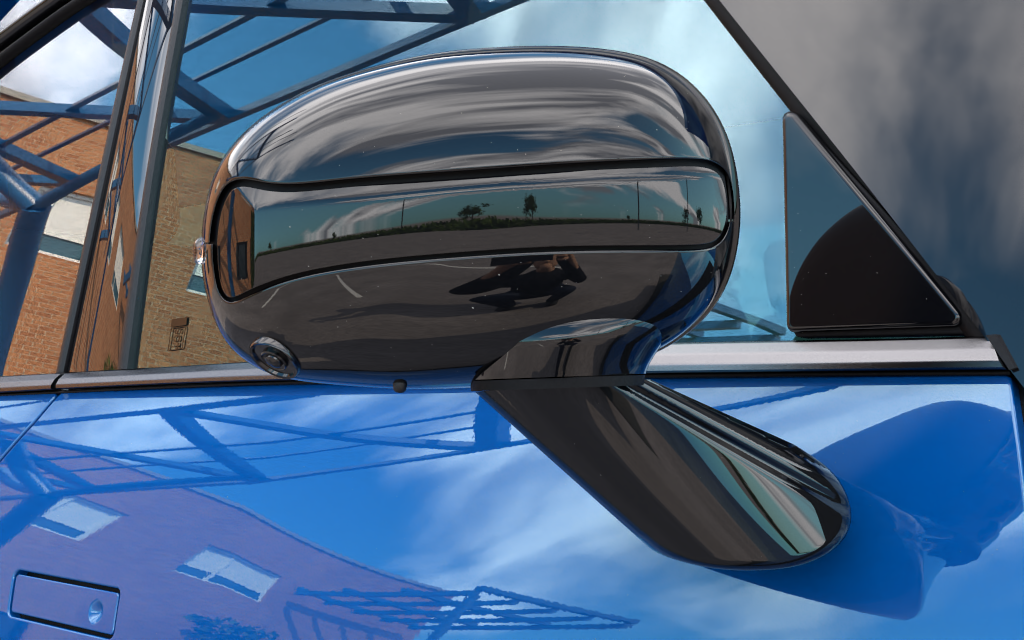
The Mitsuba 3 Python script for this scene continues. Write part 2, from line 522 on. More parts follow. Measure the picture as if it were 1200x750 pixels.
to = rounded(tri2, 0.006, 0.0015)
frame2 = flat2d(np.array([914., 917, 933, 1175, ]), np.array([113., 95, 396, 392.]))
frame2 = frame2 if Polygon(frame2).exterior.is_ccw else frame2[::-1]
add_skin("car__quarter_frame", skin(rounded(frame2, 0.005, 0.002), [], shift_n(0.004), gn, 0.002, 0.012, 0.02), "rubber")
add_skin("car__quarter_panel", skin(to, [], shift_n(0.009), gn, 0.004, 0.008, 0.006), "piano_black", label="triangular gloss black panel in front of the side window")

# A pillar and the window channel along it
ap = np.array([[846, -3], [930, 103], [1010, 203], [1100, 318], [1185, 428]], float)
chan = glass3d(glass2d(*np.array(spline([[800, -60], [848, 2], [932, 108], [1012, 208], [1102, 323], [1180, 425]], 40)).T), 0.0)
add("car__pillar_seal", sweep(chan, circle(0.008, 10, 0.011), up=-N_GLASS), "rubber", True)
n = 60
A = glass3d(glass2d(*np.array(spline([[790, -75], [848, -2], [932, 103], [1012, 203], [1102, 318], [1215, 463]], n)).T), 0.012)
wid = np.linspace(0.0, 1, 25)
rings = []
along = A[-1] - A[0]; along /= np.linalg.norm(along)
side = np.cross(along, N_GLASS); side = side if side[0] > 0 else -side
for i in range(n):
    row = [A[i] - N_GLASS * 0.03, A[i]]
    for u in wid[1:]:
        q = 0.26 * u
        row.append(A[i] + side * q - N_GLASS * (q * math.tan(math.radians(9)) + 0.5 * q * q))
    rings.append(np.array(row))
add("car__front_pillar", loft(rings, cap=False), "piano_black", 30)

# ------------------------------------------------------------------ wing mirror
MAZ = YAW - math.radians(4.5)
MW = np.array([math.sin(MAZ) * math.cos(math.radians(5)), -math.cos(MAZ) * math.cos(math.radians(5)), -math.sin(math.radians(5))])   # the way the shell faces
MC = on_plane(np.array([560.]), np.array([262.]), CAM + FWD * 0.78, FWD)[0]
PX = 0.78 / FOC


def mir(x, y, w):
    d = rays(x, y)
    t = ((MC - CAM) @ MW + w) / (d @ MW)
    return CAM + d * t[..., None]


OUT = np.array([[236, 300], [238, 262], [246, 222], [261, 188], [285, 158], [320, 130], [370, 103], [430, 83], [500, 68], [570, 61], [640, 59], [705, 63], [762, 76], [803, 101], [831, 134], [848, 170], [857, 208],
                [861, 250], [858, 292], [846, 334], [823, 370], [785, 402], [735, 425], [670, 442], [600, 451], [530, 455], [470, 455.5], [400, 451], [335, 443], [295, 427], [265, 400], [249, 368], [240, 335]], float)
OUTD = spline(OUT, 1400, True)
CEN = np.array([560., 262.])
_th = np.unwrap(np.arctan2(OUTD[:, 1] - CEN[1], OUTD[:, 0] - CEN[0]))
_rr = np.hypot(*(OUTD - CEN).T)
if _th[-1] < _th[0]:
    _th, _rr = _th[::-1], _rr[::-1]
HD = 0.062


def rho(x, y):
    dx, dy = x - CEN[0], y - CEN[1]
    th = np.mod(np.arctan2(dy, dx) - _th[0], 2 * PI) + _th[0]
    return np.hypot(dx, dy) / np.interp(th, np.append(_th, _th[0] + 2 * PI), np.append(_rr, _rr[0]))


def dome(x, y, k=0.9):
    r = np.clip(rho(x, y), 0, 1)
    low = np.clip((y - CEN[1]) / (np.hypot(x - CEN[0], y - CEN[1]) + 30.0), 0, 1)
    return HD * np.sqrt(np.clip(1 - r ** (2.9 + k * low), 0, 1))


# the groove loop round the band
GRV = spline([[259, 345], [252, 320], [250, 290], [253, 258], [260, 234], [270, 219], [285, 214.5], [310, 218.5], [345, 220.5], [400, 215.5], [480, 209], [560, 203.5], [640, 198], [720, 193.5], [790, 191], [826, 192], [845, 201],
              [854, 222], [856, 250], [850, 274], [838, 287], [810, 291.5], [740, 292], [640, 294], [540, 300], [450, 308], [380, 318], [330, 330], [292, 345], [270, 353]], 1200, True)
GP = Polygon(GRV)
OP = Polygon(OUTD)
polar = []
for r in np.sin(np.linspace(0, PI / 2, 130))[1:-1]:
    m = max(24, int(620 * min(1, r * 1.3)))
    a = np.arange(m) * 2 * PI / m + r * 40
    a = np.mod(a - _th[0], 2 * PI) + _th[0]
    rr = np.interp(a, np.append(_th, _th[0] + 2 * PI), np.append(_rr, _rr[0])) * r
    polar.append(np.stack([CEN[0] + rr * np.cos(a), CEN[1] + rr * np.sin(a)], -1))
POLAR = np.vstack(polar)
EDGE_R = 3.2      # edge radius of the shell pieces at the groove, pixels of the photograph


def shell_piece(poly, name, bsdf, depth_fn, edge_line=None, back=0.012, roll=EDGE_R, **kw):
    """A shell over a region of the dome; edges along edge_line are rolled inwards and closed with a wall."""
    out = np.array(shapely.geometry.polygon.orient(poly).exterior.coords)[:-1]
    out = resample(out, 1.6)
    pts = [out]
    for o in (0.35, 0.8, 1.4, 2.1, 3.0, 4.2, 6.0):
        q = poly.buffer(-o)
        for g_ in getattr(q, "geoms", [q]):
            if not g_.is_empty:
                pts.append(resample(np.array(g_.exterior.coords)[:-1], 2.2))
    inner = poly.buffer(-7.0)
    pts.append(POLAR[shapely.contains_xy(inner, POLAR[:, 0], POLAR[:, 1])])
    P2 = np.vstack(pts)
    tri = Delaunay(P2).simplices
    c = P2[tri].mean(1)
    tri = tri[shapely.contains_xy(poly, c[:, 0], c[:, 1])]
    a = P2[tri]
    ar = (a[:, 1, 0] - a[:, 0, 0]) * (a[:, 2, 1] - a[:, 0, 1]) - (a[:, 1, 1] - a[:, 0, 1]) * (a[:, 2, 0] - a[:, 0, 0])
    tri = tri[np.abs(ar) > 1e-9]; ar = ar[np.abs(ar) > 1e-9]
    tri[ar > 0] = tri[ar > 0][:, ::-1]
    w = depth_fn(P2[:, 0], P2[:, 1])
    if edge_line is not None:
        dist = shapely.distance(shapely.points(P2), edge_line)
        e = np.clip(roll - dist, 0, roll)
        w = w - (roll - np.sqrt(np.maximum(roll ** 2 - e ** 2, 0))) * PX * 0.9
    V = mir(P2[:, 0], P2[:, 1], w)
    m = len(out)
    W = mir(out[:, 0], out[:, 1], w[:m] - back)
    k = len(V)
    i = np.arange(m); j = (i + 1) % m
    wall = np.vstack([np.stack([i, j, k + j], -1), np.stack([i, k + j, k + i], -1)])
    mesh = tm(np.vstack([V, W]), np.vstack([tri, wall]))
    if (np.cross(V[tri[:, 1]] - V[tri[:, 0]], V[tri[:, 2]] - V[tri[:, 0]]) @ MW).sum() < 0:
        mesh = tm(np.vstack([V, W]), np.vstack([tri[:, ::-1], wall]))
    add(name, mesh, bsdf, 60, **kw)


MIR = "car__wing_mirror"
# cap: above the groove loop; lower shell: below; both stop at a split at each end
ringgap = GP.buffer(4.2)
upper_half = Polygon([[200, 30], [900, 30], [900, 257], [852, 257], [700, 258], [400, 258], [252, 284], [200, 284]])
lower_half = Polygon([[200, 286], [252, 286], [400, 260], [700, 260], [852, 259.5], [900, 259.5], [900, 480], [200, 480]])
cap_poly = OP.intersection(upper_half).difference(ringgap)
low_poly = OP.intersection(lower_half).difference(GP.buffer(0.6))
big = lambda g_: max(getattr(g_, "geoms", [g_]), key=lambda q: q.area)
gline_c = LineString(np.vstack([ringgap.exterior.coords]))
gline_l = LineString(np.vstack([GP.buffer(0.6).exterior.coords]))
shell_piece(big(cap_poly), MIR + "__upper_cap", "black_shell", dome, gline_c, label="domed gloss black upper cap reflecting clouds")
shell_piece(big(low_poly), MIR + "__lower_shell", "black_shell", dome, gline_l, label="gloss black lower shell reflecting dark tarmac")


def smin(a, b, k):
    h = np.clip(0.5 + 0.5 * (b - a) / k, 0, 1)
    return b * (1 - h) + a * h - k * h * (1 - h)


def chamfer_y(x):
    return np.interp(x, [240, 300, 320, 420, 520, 600, 720, 840], [256, 243, 240, 231.5, 222, 215.5, 209, 204])


def band_depth(x, y):
    base = dome(CEN[0] + (x - CEN[0]) * 0.93, CEN[1] + (y - CEN[1]) * 0.75, 0.0) - 0.0018 - (262 - y) * PX * 0.018
    ch = (y - chamfer_y(x)) * PX * 0.44          # falls towards the top: a bevel that faces up
    lf = (x - (297 + 0 * y)) * PX * 0.62         # falls towards the tip: a facet that faces back
    k = 0.0012
    c = smin(smin(ch, 0 * ch, k), lf, k)
    return base + c


band = GP.buffer(-4.2)
shell_piece(band, MIR + "__accent_band", "black_shell", band_depth, None, label="recessed gloss black band across the middle of the mirror housing")
# dark core seen in the groove, back shell and rim
a_ = np.linspace(0, 2 * PI, 241)[:-1]
ro = np.interp(np.mod(a_ - _th[0], 2 * PI) + _th[0], np.append(_th, _th[0] + 2 * PI), np.append(_rr, _rr[0]))
ux, uy = np.cos(a_) * ro, np.sin(a_) * ro
rg = []
for r in np.sin(np.linspace(0.03, PI / 2, 40)):
    x, y = CEN[0] + ux * r * 0.975, CEN[1] + uy * r * 0.97
    rg.append(mir(x, y, HD * np.sqrt(np.clip(1 - (rho(x, y)) ** 2.9, 0, 1)) - 0.0075))
add(MIR + "__groove_liner", loft(rg), "rubber", True)
rg = []
for t_ in PI / 2 * (1 - (1 - np.linspace(0, 1, 44)) ** 2.2):
    r = 0.99 * math.cos(t_) ** 0.28 if t_ < PI / 2 else 0.02
    r = max(r, 0.02)
    rg.append(mir(CEN[0] + ux * r, CEN[1] + uy * r, np.full(len(ux), -0.001 - 0.075 * math.sin(t_))))
add(MIR + "__back_shell", loft(rg), "dark_plastic", True)
ext = np.interp(np.degrees(np.mod(a_, 2 * PI)), [0, 25, 40, 60, 120, 180, 200, 230, 260, 290, 315, 345, 360], [6.5, 4, 1.5, 0.3, 0.3, 0.5, 1.5, 3, 4.5, 5.5, 7.5, 8, 6.5])
k_ = np.exp(-0.5 * (np.arange(-12, 13) / 5.0) ** 2); k_ /= k_.sum()
ext = np.convolve(np.concatenate([ext[-12:], ext, ext[:12]]), k_, "valid")
rg = []
for base_, e_, w_ in ((0.93, 0, 0.006), (0.985, 0, -0.0015), (0.995, 0.25, -0.003), (1, 0.75, -0.003), (1, 1, -0.005), (1, 1, -0.014), (1, 0.5, -0.017), (0.96, 0, -0.018)):
    rr_ = ro * base_ + ext * e_
    rg.append(mir(CEN[0] + np.cos(a_) * rr_, CEN[1] + np.sin(a_) * rr_, np.full(len(a_), w_)))
add(MIR + "__rim", loft(rg, cap=False), "piano_black", 35)

# neck
ny = np.array([366., 369, 372., 379, 386, 393, 400, 408, 416, 424, 431, 436, 440, 443])
nl = PchipInterpolator([360, 443], [536, 547])(ny)
nr = PchipInterpolator([360, 384, 400, 412, 425, 436, 443], [803, 795, 784, 774, 765, 759, 757])(ny)
a_ = np.linspace(0, 2 * PI, 121)[:-1]
rg = []
for y_, l_, r_ in zip(ny, nl, nr):
    cx, hw = (l_ + r_) / 2, (r_ - l_) / 2
    ca, sa = np.cos(a_), np.sin(a_)
    sx = ca
    w_ = 0.006 + np.interp(y_, [366, 382, 400, 443], [0.0435, 0.0475, 0.0495, 0.0455]) * np.sign(sa) * np.abs(sa) ** 1.0
    slope = (cx + hw * sx - 655) * -0.035
    rg.append(mir(cx + hw * sx, y_ + slope - 1.5, w_))
add(MIR + "__neck", loft(rg), "black_shell", 50)
# gasket between neck and arm
rg = []
for y_, k_ in ((443, 0.99), (446, 0.985), (452, 0.985), (455, 0.98)):
    cx, hw = 653.5, 103.5 * k_
    sx = np.sign(np.cos(a_)) * np.abs(np.cos(a_)) ** 0.85
    w_ = 0.006 + 0.044 * np.sign(np.sin(a_)) * np.abs(np.sin(a_)) ** 0.8
    rg.append(mir(cx + hw * sx, y_ + (hw * sx) * -0.035, w_))
add(MIR + "__neck_gasket", loft(rg), "rubber", 40)

# arm: from the gasket down to its foot on the door
def at_depth(x, y, dep):
    return CAM + rays(x, y) * (np.asarray(dep) / FOC)[..., None]


def depth_of(p):
    return (p - CAM) @ FWD


A_END = spline([[752, 634], [768, 646.5], [795, 657], [835, 666], [882, 668.5], [926, 665], [958, 655], [981, 640], [994, 622], [997.5, 604], [993, 582], [981, 560], [961, 541], [931, 521]], 160)
ARM_POLY = Polygon(np.vstack([[[556.5, 459], [655, 452], [761.5, 444.5]], A_END[::-1]])).buffer(0)
A_L0, A_LD, A_R0, A_RD = np.array([555., 466.]), np.array([197., 168.]), np.array([762., 446.]), np.array([225., 113.])
dL0 = depth_of(mir(np.array([557.]), np.array([466.]), np.array([0.004])))[0]; dR0 = depth_of(mir(np.array([761.]), np.array([446.]), np.array([0.004])))[0]
ARM_KL, ARM_KR, ARM_B, ARM_E, ARM_S = 0.03, 0.075, 0.035, 0.42, 0.78


def arm_ft(x, y):
    """Across (0..1) and along (0..) coordinates of the arm's ruled front."""
    f, t = np.full(np.shape(x), 0.5), np.full(np.shape(x), 0.5)
    for _ in range(25):
        lx, ly = A_L0[0] + A_LD[0] * t, A_L0[1] + A_LD[1] * t
        rx, ry = A_R0[0] + A_RD[0] * t, A_R0[1] + A_RD[1] * t
        ex, ey = lx * (1 - f) + rx * f - x, ly * (1 - f) + ry * f - y
        fx, fy = rx - lx, ry - ly
        tx, ty = A_LD[0] * (1 - f) + A_RD[0] * f, A_LD[1] * (1 - f) + A_RD[1] * f
        det = fx * ty - fy * tx
        f, t = f - (ex * ty - ey * tx) / det, t - (fx * ey - fy * ex) / det
    return f, t


def arm_depth(x, y):
    f, t = arm_ft(x, y)
    f = np.clip(f, 0, 1)
    prof = np.maximum(1 - np.abs(2 * f - 1) ** 2, 0) ** ARM_E * (1 + ARM_S / 2 - ARM_S * f)
    groove = 0.0028 * np.exp(-((f - 0.84) / 0.035) ** 2)
    return (dL0 + ARM_KL * t) * (1 - f) + (dR0 + ARM_KR * t) * f - ARM_B * prof + groove


def arm_front(x, y, w):
    return at_depth(x, y, w)


out = resample(np.array(shapely.geometry.polygon.orient(ARM_POLY).exterior.coords)[:-1], 1.5)
pts = [out]
for o in (0.3, 0.7, 1.2, 1.9, 2.8, 4, 5.5, 7.5, 9.5, 11.5, 14):
    q = ARM_POLY.buffer(-o)
    pts.append(resample(np.array(q.exterior.coords)[:-1], 2.2))
gx, gy = np.meshgrid(np.arange(540, 1010, 3.0), np.arange(430, 680, 2.6)); gx = gx + (np.arange(gx.shape[0]) % 2)[:, None] * 1.5
g_ = np.stack([gx.ravel(), gy.ravel()], -1)
pts.append(g_[shapely.contains_xy(ARM_POLY.buffer(-15.5), g_[:, 0], g_[:, 1])])
P2 = np.vstack(pts)
tri = Delaunay(P2).simplices
c = P2[tri].mean(1)
tri = tri[shapely.contains_xy(ARM_POLY, c[:, 0], c[:, 1])]
dep = arm_depth(P2[:, 0], P2[:, 1])
R_END = 11.0
e = np.clip(R_END - shapely.distance(shapely.points(P2), LineString(A_END)), 0, R_END)
dep = dep + (R_END - np.sqrt(np.maximum(R_END ** 2 - e ** 2, 0))) * PX * 1.2
V = at_depth(P2[:, 0], P2[:, 1], dep)
m = len(out)
# the rear edge: near the neck a slim arm, towards the foot back to the door
fo, to_ = arm_ft(out[:, 0], out[:, 1])
dd_ = depth_of(door3d(door2d(out[:, 0], out[:, 1])))
wgt = np.clip((to_ - 0.35) / 0.5, 0, 1); wgt = wgt * wgt * (3 - 2 * wgt)
bk = np.maximum(dep[:m] + 0.03, 0) * (1 - wgt) + (dd_ + 0.012) * wgt
cen2 = np.array([800., 570.])
shr_ = out + (cen2 - out) * 0.05
W = at_depth(shr_[:, 0], shr_[:, 1], bk)
i_ = np.arange(m); j_ = (i_ + 1) % m
k = len(V)
B_ = at_depth(np.array([700.]), np.array([530.]), np.array([dL0 + 0.045]))
F = np.vstack([tri, np.stack([i_, j_, k + j_], -1), np.stack([i_, k + j_, k + i_], -1), np.stack([k + i_, k + j_, 0 * i_ + k + m], -1)])
am = tm(np.vstack([V, W, B_]), F)
trimesh.repair.fix_winding(am)
if (np.cross(am.vertices[am.faces[:len(tri), 1]] - am.vertices[am.faces[:len(tri), 0]], am.vertices[am.faces[:len(tri), 2]] - am.vertices[am.faces[:len(tri), 0]]) @ FWD).sum() > 0:
    am = tm(am.vertices, am.faces[:, ::-1])
add(MIR + "__arm", am, "black_shell", 50, label="gloss black arm that carries the mirror from the door")

# camera in the lower shell
cx, cy = 322., 421.
cw = dome(np.array([cx]), np.array([cy]))[0]
e = 1.5
P0 = mir(np.array([cx]), np.array([cy]), np.array([cw]))[0]
px_ = mir(np.array([cx + e]), np.array([cy]), dome(np.array([cx + e]), np.array([cy])))[0] - P0
py_ = mir(np.array([cx]), np.array([cy + e]), dome(np.array([cx]), np.array([cy + e])))[0] - P0
cn = np.cross(px_, py_); cn /= np.linalg.norm(cn)
cn = cn if cn @ MW > 0 else -cn


def disc_lathe(prof, c, axis, m=40):
    axis = axis / np.linalg.norm(axis)
    u = np.cross(axis, [0, 0, 1.0]); u /= np.linalg.norm(u); v = np.cross(axis, u)
    a = np.linspace(0, 2 * PI, m + 1)[:-1]
    return loft([c + axis * h + r * (np.cos(a)[:, None] * u + np.sin(a)[:, None] * v) for r, h in prof])


CAMK = MIR + "__camera"
add(CAMK, join([disc_lathe([(0.0145, -0.004), (0.0145, 0.0006), (0.0138, 0.0016), (0.0125, 0.0012), (0.0118, -0.0002), (0.006, -0.0004), (0.001, -0.0004)], P0, cn),
                disc_lathe([(0.0075, -0.002), (0.0075, 0.0012), (0.0068, 0.0018), (0.0058, 0.001), (0.001, 0.0006)], P0, cn),
                disc_lathe([(0.0052, 0.0002), (0.0045, 0.0022), (0.003, 0.0032), (0.0003, 0.0036)], P0, cn)]), "piano_black", 35, label="small round parking camera low on the mirror shell")
# drain plug
pc = mir(np.array([469.]), np.array([449.]), np.array([0.018]))[0]
add(MIR + "__drain_plug", disc_lathe([(0.0001, -0.0052), (0.0022, -0.0048), (0.0034, -0.0035), (0.0038, -0.001), (0.0038, 0.006)], pc, np.array([0.1, 0, 1.0]), 20), "dark_plastic", True)
# indicator lens on the tip
il = spline([[237, 278], [241, 282], [241, 300], [236, 309], [229, 308], [226, 296], [228, 283]], 60, True)
rg = [mir(il[:, 0] * 0 + 234, il[:, 1] * 0 + 294, np.full(60, 0.009))]
for s_, wv in ((0.3, 0.009), (0.7, 0.008), (0.95, 0.005), (1.0, 0.001), (0.9, -0.006)):
    rg.append(mir(234 + (il[:, 0] - 234) * s_, 294 + (il[:, 1] - 294) * s_, np.full(60, wv)))
add(MIR + "__indicator", loft(rg), "clear_lens", 40, label="clear indicator lens on the outer tip of the mirror")

# ------------------------------------------------------------------ the rest of the body: roof, far side, cabin
add("car__roof", box(-3.7, 0.10, 0.17, 1.63, ZB + 0.52, ZB + 0.56), "blue_paint")
add("car__far_side", box(-3.7, 1.4, 1.62, 1.66, 0.2, ZB), "blue_paint")
add("car__far_window", box(-3.4, 0.1, 1.600, 1.604, ZB + 0.001, ZB + 0.53), "far_glass")
add("car__underbody", box(-3.7, 1.6, -0.02, 1.615, 0.2, 0.26), "rubber")
add("car__tail", box(-3.75, -3.701, 0.1, 1.615, 0.2, ZB + 0.52), "blue_paint")
add("car__cabin_floor", box(-3.6, 0.3, 0.1, 1.59, 0.3, 0.34), "cabin_cloth")


def pillow(c, ext, r, rot=0.0):
    pts = []
    for a in (-1, 1):
        for b in (-1, 1):
            for h in (-1, 1):
                sp = trimesh.creation.icosphere(2, r)
                sp.apply_translation([a * (ext[0] - r), b * (ext[1] - r), h * (ext[2] - r)])
                pts.append(sp.vertices)
    m = trimesh.convex.convex_hull(np.vstack(pts))
    m.apply_transform(trimesh.transformations.rotation_matrix(rot, [0, 1, 0]))
    m.apply_translation(c)
    return m


add("car__seat", pillow([-1.90, 0.48, 0.85], (0.09, 0.24, 0.42), 0.06, -0.25), "cabin_cloth", 40)
add("car__seat__headrest", pillow([-2.03, 0.48, 1.36], (0.06, 0.14, 0.10), 0.05, -0.15), "cabin_cloth", 40)
add("car__seat_001", pillow([-1.90, 1.18, 0.85], (0.09, 0.24, 0.42), 0.06, -0.25), "cabin_cloth", 40)
add("car__seat_001__headrest", pillow([-2.03, 1.18, 1.36], (0.06, 0.14, 0.10), 0.05, -0.15), "cabin_cloth", 40)
wp = Polygon([(-0.24, 0.012), (0.3, 0.03), (0.9, 0.10), (1.35, 0.28), (1.5, 0.62), (1.5, 1.0), (1.3, 1.35), (0.8, 1.55), (-0.24, 1.6)])
wm = trimesh.creation.extrude_polygon(wp, ZB - 0.14 - 0.3, engine="earcut"); wm.apply_translation([0, 0, 0.3])
add("car__front_wing", wm, "blue_paint")


# ------------------------------------------------------------------ surroundings, seen as reflections
diffuse("tarmac", P.proc(lambda p, n, uv: mi.Color3f(0.175, 0.165, 0.172) * (0.75 + 0.5 * P.fbm(p.x * 40, p.y * 40) * P.fbm(p.x * 1.5, p.y * 1.5, 0, 3) * 2)))
gm = tm([[-400, -400, 0], [400, -400, 0], [400, 400, 0], [-400, 400, 0]], [[0, 1, 2], [0, 2, 3]])
scene["tarmac_ground"] = mikit.ply(gm, "tarmac"); tagl("tarmac_ground", "dark grey tarmac of the car park, seen as a reflection", kind="structure")

# brick building behind the car, facing forward; the roof runs level
BX = -16.0


def brickwork(p, n, uv):
    row = dr.floor(p.z / 0.075)
    u = (p.y + p.x) / 0.225 + 0.5 * (row - 2 * dr.floor(row / 2))
    c = P.cell_rand(dr.floor(u), row, 3)
    mort = dr.maximum(P.smoothstep(0.44, 0.475, dr.abs(u - dr.floor(u) - 0.5)), P.smoothstep(0.40, 0.46, dr.abs(p.z / 0.075 - row - 0.5)))
    st = P.fbm(p.y * 0.9, p.z * 0.5, p.x, 4)
    base = P.mix((0.50, 0.21, 0.085), (0.38, 0.135, 0.05), c) * (0.72 + 0.5 * st)
    return P.mix(base, (0.46, 0.36, 0.26), mort * 0.85)


matte("brick", P.proc(brickwork), 0.5)
matte("white_paint", (0.78, 0.78, 0.76), 0.3)
matte("blue_steel", (0.012, 0.075, 0.20), 0.15, 1.5)
matte("dark_pane", (0.01, 0.013, 0.016), 0.05, 1.6)
matte("teal_pane", (0.03, 0.09, 0.13), 0.1, 1.6)
matte("stone", (0.35, 0.33, 0.30), 0.5)
diffuse("leaf", P.proc(lambda p, n, uv: P.mix((0.035, 0.06, 0.018), (0.075, 0.11, 0.03), P.noise(p.x * 3, p.y * 3, p.z * 3))))
diffuse("bark", (0.06, 0.045, 0.035))
matte("galvanised", (0.05, 0.052, 0.055), 0.3)

W2 = [(-12.6, -10.2, 5.3, 6.55), (-8.65, -7.4, 5.3, 6.55), (-5.2, -3.9, 5.3, 6.55), (-1.2, 0.1, 5.3, 6.55)]
W1 = [(-12.4, -10.6, 1.0, 2.5), (-9.2, -8.2, 1.0, 2.4), (-6.6, -5.6, 1.0, 2.4), (-4.2, -3.2, 1.0, 2.4), (-1.2, 0.1, 1.0, 2.4)]
tagl("brick_building", "brown brick two storey building with white blinds in its upper windows", "building")
openings = shapely.union_all([shapely.box(a, c, b, d) for a, b, c, d in W2 + W1])
face = shapely.box(-18.3, 0.0, 7.0, 8.0).difference(openings)
em = trimesh.creation.extrude_polygon(face, 0.3, engine="earcut")
V = em.vertices; em = tm(np.stack([BX - 0.3 + V[:, 2], V[:, 0], V[:, 1]], -1), em.faces)
em.fix_normals()
add("brick_building__wall", em, "brick")
add("brick_building__wall_001", box(BX - 12, BX - 0.301, -18.3, -18.0, 0, 8.0), "brick")
add("brick_building__wall_002", box(BX - 12, BX - 0.301, 6.7, 7.0, 0, 8.0), "brick")
add("brick_building__roof", box(BX - 12.1, BX + 0.06, -18.36, 7.06, 8.0, 8.12), "stone")
for i, (a, b, c, d) in enumerate(W2 + W1):
    k = "brick_building__window" + (f"_{i:03d}" if i else "")
    up = i < len(W2)
    fr = 0.07
    x = BX - 0.14
    m_ = [box(x, x + .05, a, b, c, c + fr), box(x, x + .05, a, b, d - fr, d), box(x, x + .05, a, a + fr, c + fr, d - fr), box(x, x + .05, b - fr, b, c + fr, d - fr)]
    mid = a + (b - a) * 0.72
    m_.append(box(x + 0.003, x + .047, mid - .03, mid + .03, c + fr, d - fr))
    add(k, join(m_), "white_paint" if up else "dark_plastic")
    cut = c + (d - c) * 0.30
    if up:
        add(k + "__blind", box(x - .03, x - .01, a + .02, b - .02, cut, d - .02), "white_paint")
    add(k + "__pane", box(x - .06, x - .04, a, b, c, d), "teal_pane" if up else "dark_pane")

# blue steel lattice canopy beside the building, above the parking bay
tagl("steel_canopy", "blue painted steel lattice canopy on branching columns beside the brick building", "canopy")
e0 = np.array([-15.6, -6.45]); e1 = np.array([-3.2, -3.2])
ax = (e1 - e0) / np.linalg.norm(e1 - e0); ay = np.array([-ax[1], ax[0]])
Lc = np.linalg.norm(e1 - e0); ZC = 5.0


def cp(u, v, z=ZC):
    q = e0 + ax * u + ay * v
    return np.array([q[0], q[1], z])


ROWS = [0.0, 2.1]
for i, v in enumerate(ROWS):
    add("steel_canopy__chord" + (f"_{i:03d}" if i else ""), beam(cp(0, v), cp(Lc, v), 0.07 if i == 0 else 0.13, 0.12), "blue_steel")
    add(f"steel_canopy__tie" + (f"_{i:03d}" if i else ""), beam(cp(0, v + 0.55, ZC + 0.2), cp(Lc, v + 0.55, ZC + 0.2), 0.05), "blue_steel")
k = 0
for r in range(1):
    for uc in (1.3, 4.4, 7.5, 10.6):
        for du in (-1.55, 1.55):
            va, vb = (ROWS[r + 1], ROWS[r]) if r % 2 == 0 else (ROWS[r], ROWS[r + 1])
            ua = min(max(uc + du, 0.1), Lc - 0.1)
            add("steel_canopy__brace" + (f"_{k:03d}" if k else ""), beam(cp(ua, va), cp(uc, vb), 0.15, 0.12), "blue_steel"); k += 1
add("steel_canopy__rail", beam(cp(0, 1.05), cp(Lc, 1.05), 0.06), "blue_steel")
# branching columns
node = np.array([-9.9, -4.35, 4.05])
cols = [([[-11.6, -5.6, 0.0], [-11.1, -5.2, 2.2], [-10.5, -4.8, 3.4], node], 0.12), ([node, [-10.2, -3.9, 4.5], [-10.3, -3.3, 5.0]], 0.11), ([node, [-10.8, -4.45, 4.35], [-12.0, -4.6, 5.0]], 0.08), ([node, [-9.2, -4.3, 4.4], [-8.3, -4.4, 5.0]], 0.07)]
for i, (c, r) in enumerate(cols):
    c = spline(np.array(c, float), 16) if len(c) > 2 else np.array(c)
    add("steel_canopy__column" + (f"_{i:03d}" if i else ""), sweep(c, circle(r, 10), up=[0.3, 0.9, 0.1]), "blue_steel", 40)

# hedge at the foot of the building
hp = RNG.uniform(size=(9000, 3)) * [1.2, 8.2, 1.0] + [BX + 0.4, -19.0, 0.0]
hp[:, 2] *= 3.2 + 1.3 * meshkit.fbm(hp * [0, 0.9, 0] + 3, 3)


def leaves(c, size):
    n = len(c)
    d = RNG.normal(size=(n, 2, 3)); d /= np.linalg.norm(d, axis=-1, keepdims=True)
    s = size * RNG.uniform(0.6, 1.4, (n, 1))
    V = np.stack([c - d[:, 0] * s, c + d[:, 1] * s * 0.8, c + d[:, 0] * s, c - d[:, 1] * s * 0.8], 1).reshape(-1, 3)
    i = np.arange(n)[:, None] * 4
    return tm(V, np.vstack([i + [0, 1, 2], i + [0, 2, 3]]))


scene["hedge"] = mikit.ply(leaves(hp, 0.11), "leaf"); tagl("hedge", "dark green hedge at the foot of the brick building", "hedge", kind="stuff")

# trees and masts on the far side of the car park
TREES = [(-7, 90, 2.2), (-30, 84, 2.6), (-36, 95, 5.0), (-62, 88, 2.2), (-92, 60, 4.2), (-102, 58, 5.2), (15, 92, 3)]
looks = ["low round green tree at the outer end", "small rounded green tree left of the broad tree", "broad green tree, largest", "low spreading green tree", "upright green tree beside the dense one", "tall dense dark green tree near the inner end", "full crowned green tree nearest the building"]
for i, (az, dist, h) in enumerate(TREES):
    a = math.radians(az); c = np.array([-dist * math.sin(a), -dist * math.cos(a), 0])
    k = "tree" + (f"_{i:03d}" if i else "")
    cl = RNG.normal(size=(14, 3)) * [h * .2, h * .2, h * .15] + c + [0, 0, h * .62]
    pts = (cl[:, None] + RNG.normal(size=(14, 60, 3)) * h * 0.08).reshape(-1, 3)
    add(k + "__crown", leaves(pts, h * 0.045), "leaf")
    add(k + "__trunk", sweep(np.array([c, c + [0.1, 0, h * .3], c + [0.05, 0.1, h * .65]]), circle(h * 0.022, 7), up=[0, 1, 0.1]), "bark", True)
    tagl(k, looks[i] + " across the car park", "tree", "trees beyond the car park")
bank = leaves(np.concatenate([np.stack([-d * np.sin(t), -d * np.cos(t), z], -1) for d, t, z in [(RNG.uniform(74, 78, 9000), np.radians(RNG.uniform(-125, 35, 9000)), RNG.uniform(0, 0.7, 9000))]]), 0.35)
scene["far_hedge"] = mikit.ply(bank, "leaf"); tagl("far_hedge", "low dark hedge line round the far edge of the car park", "hedge", kind="stuff")
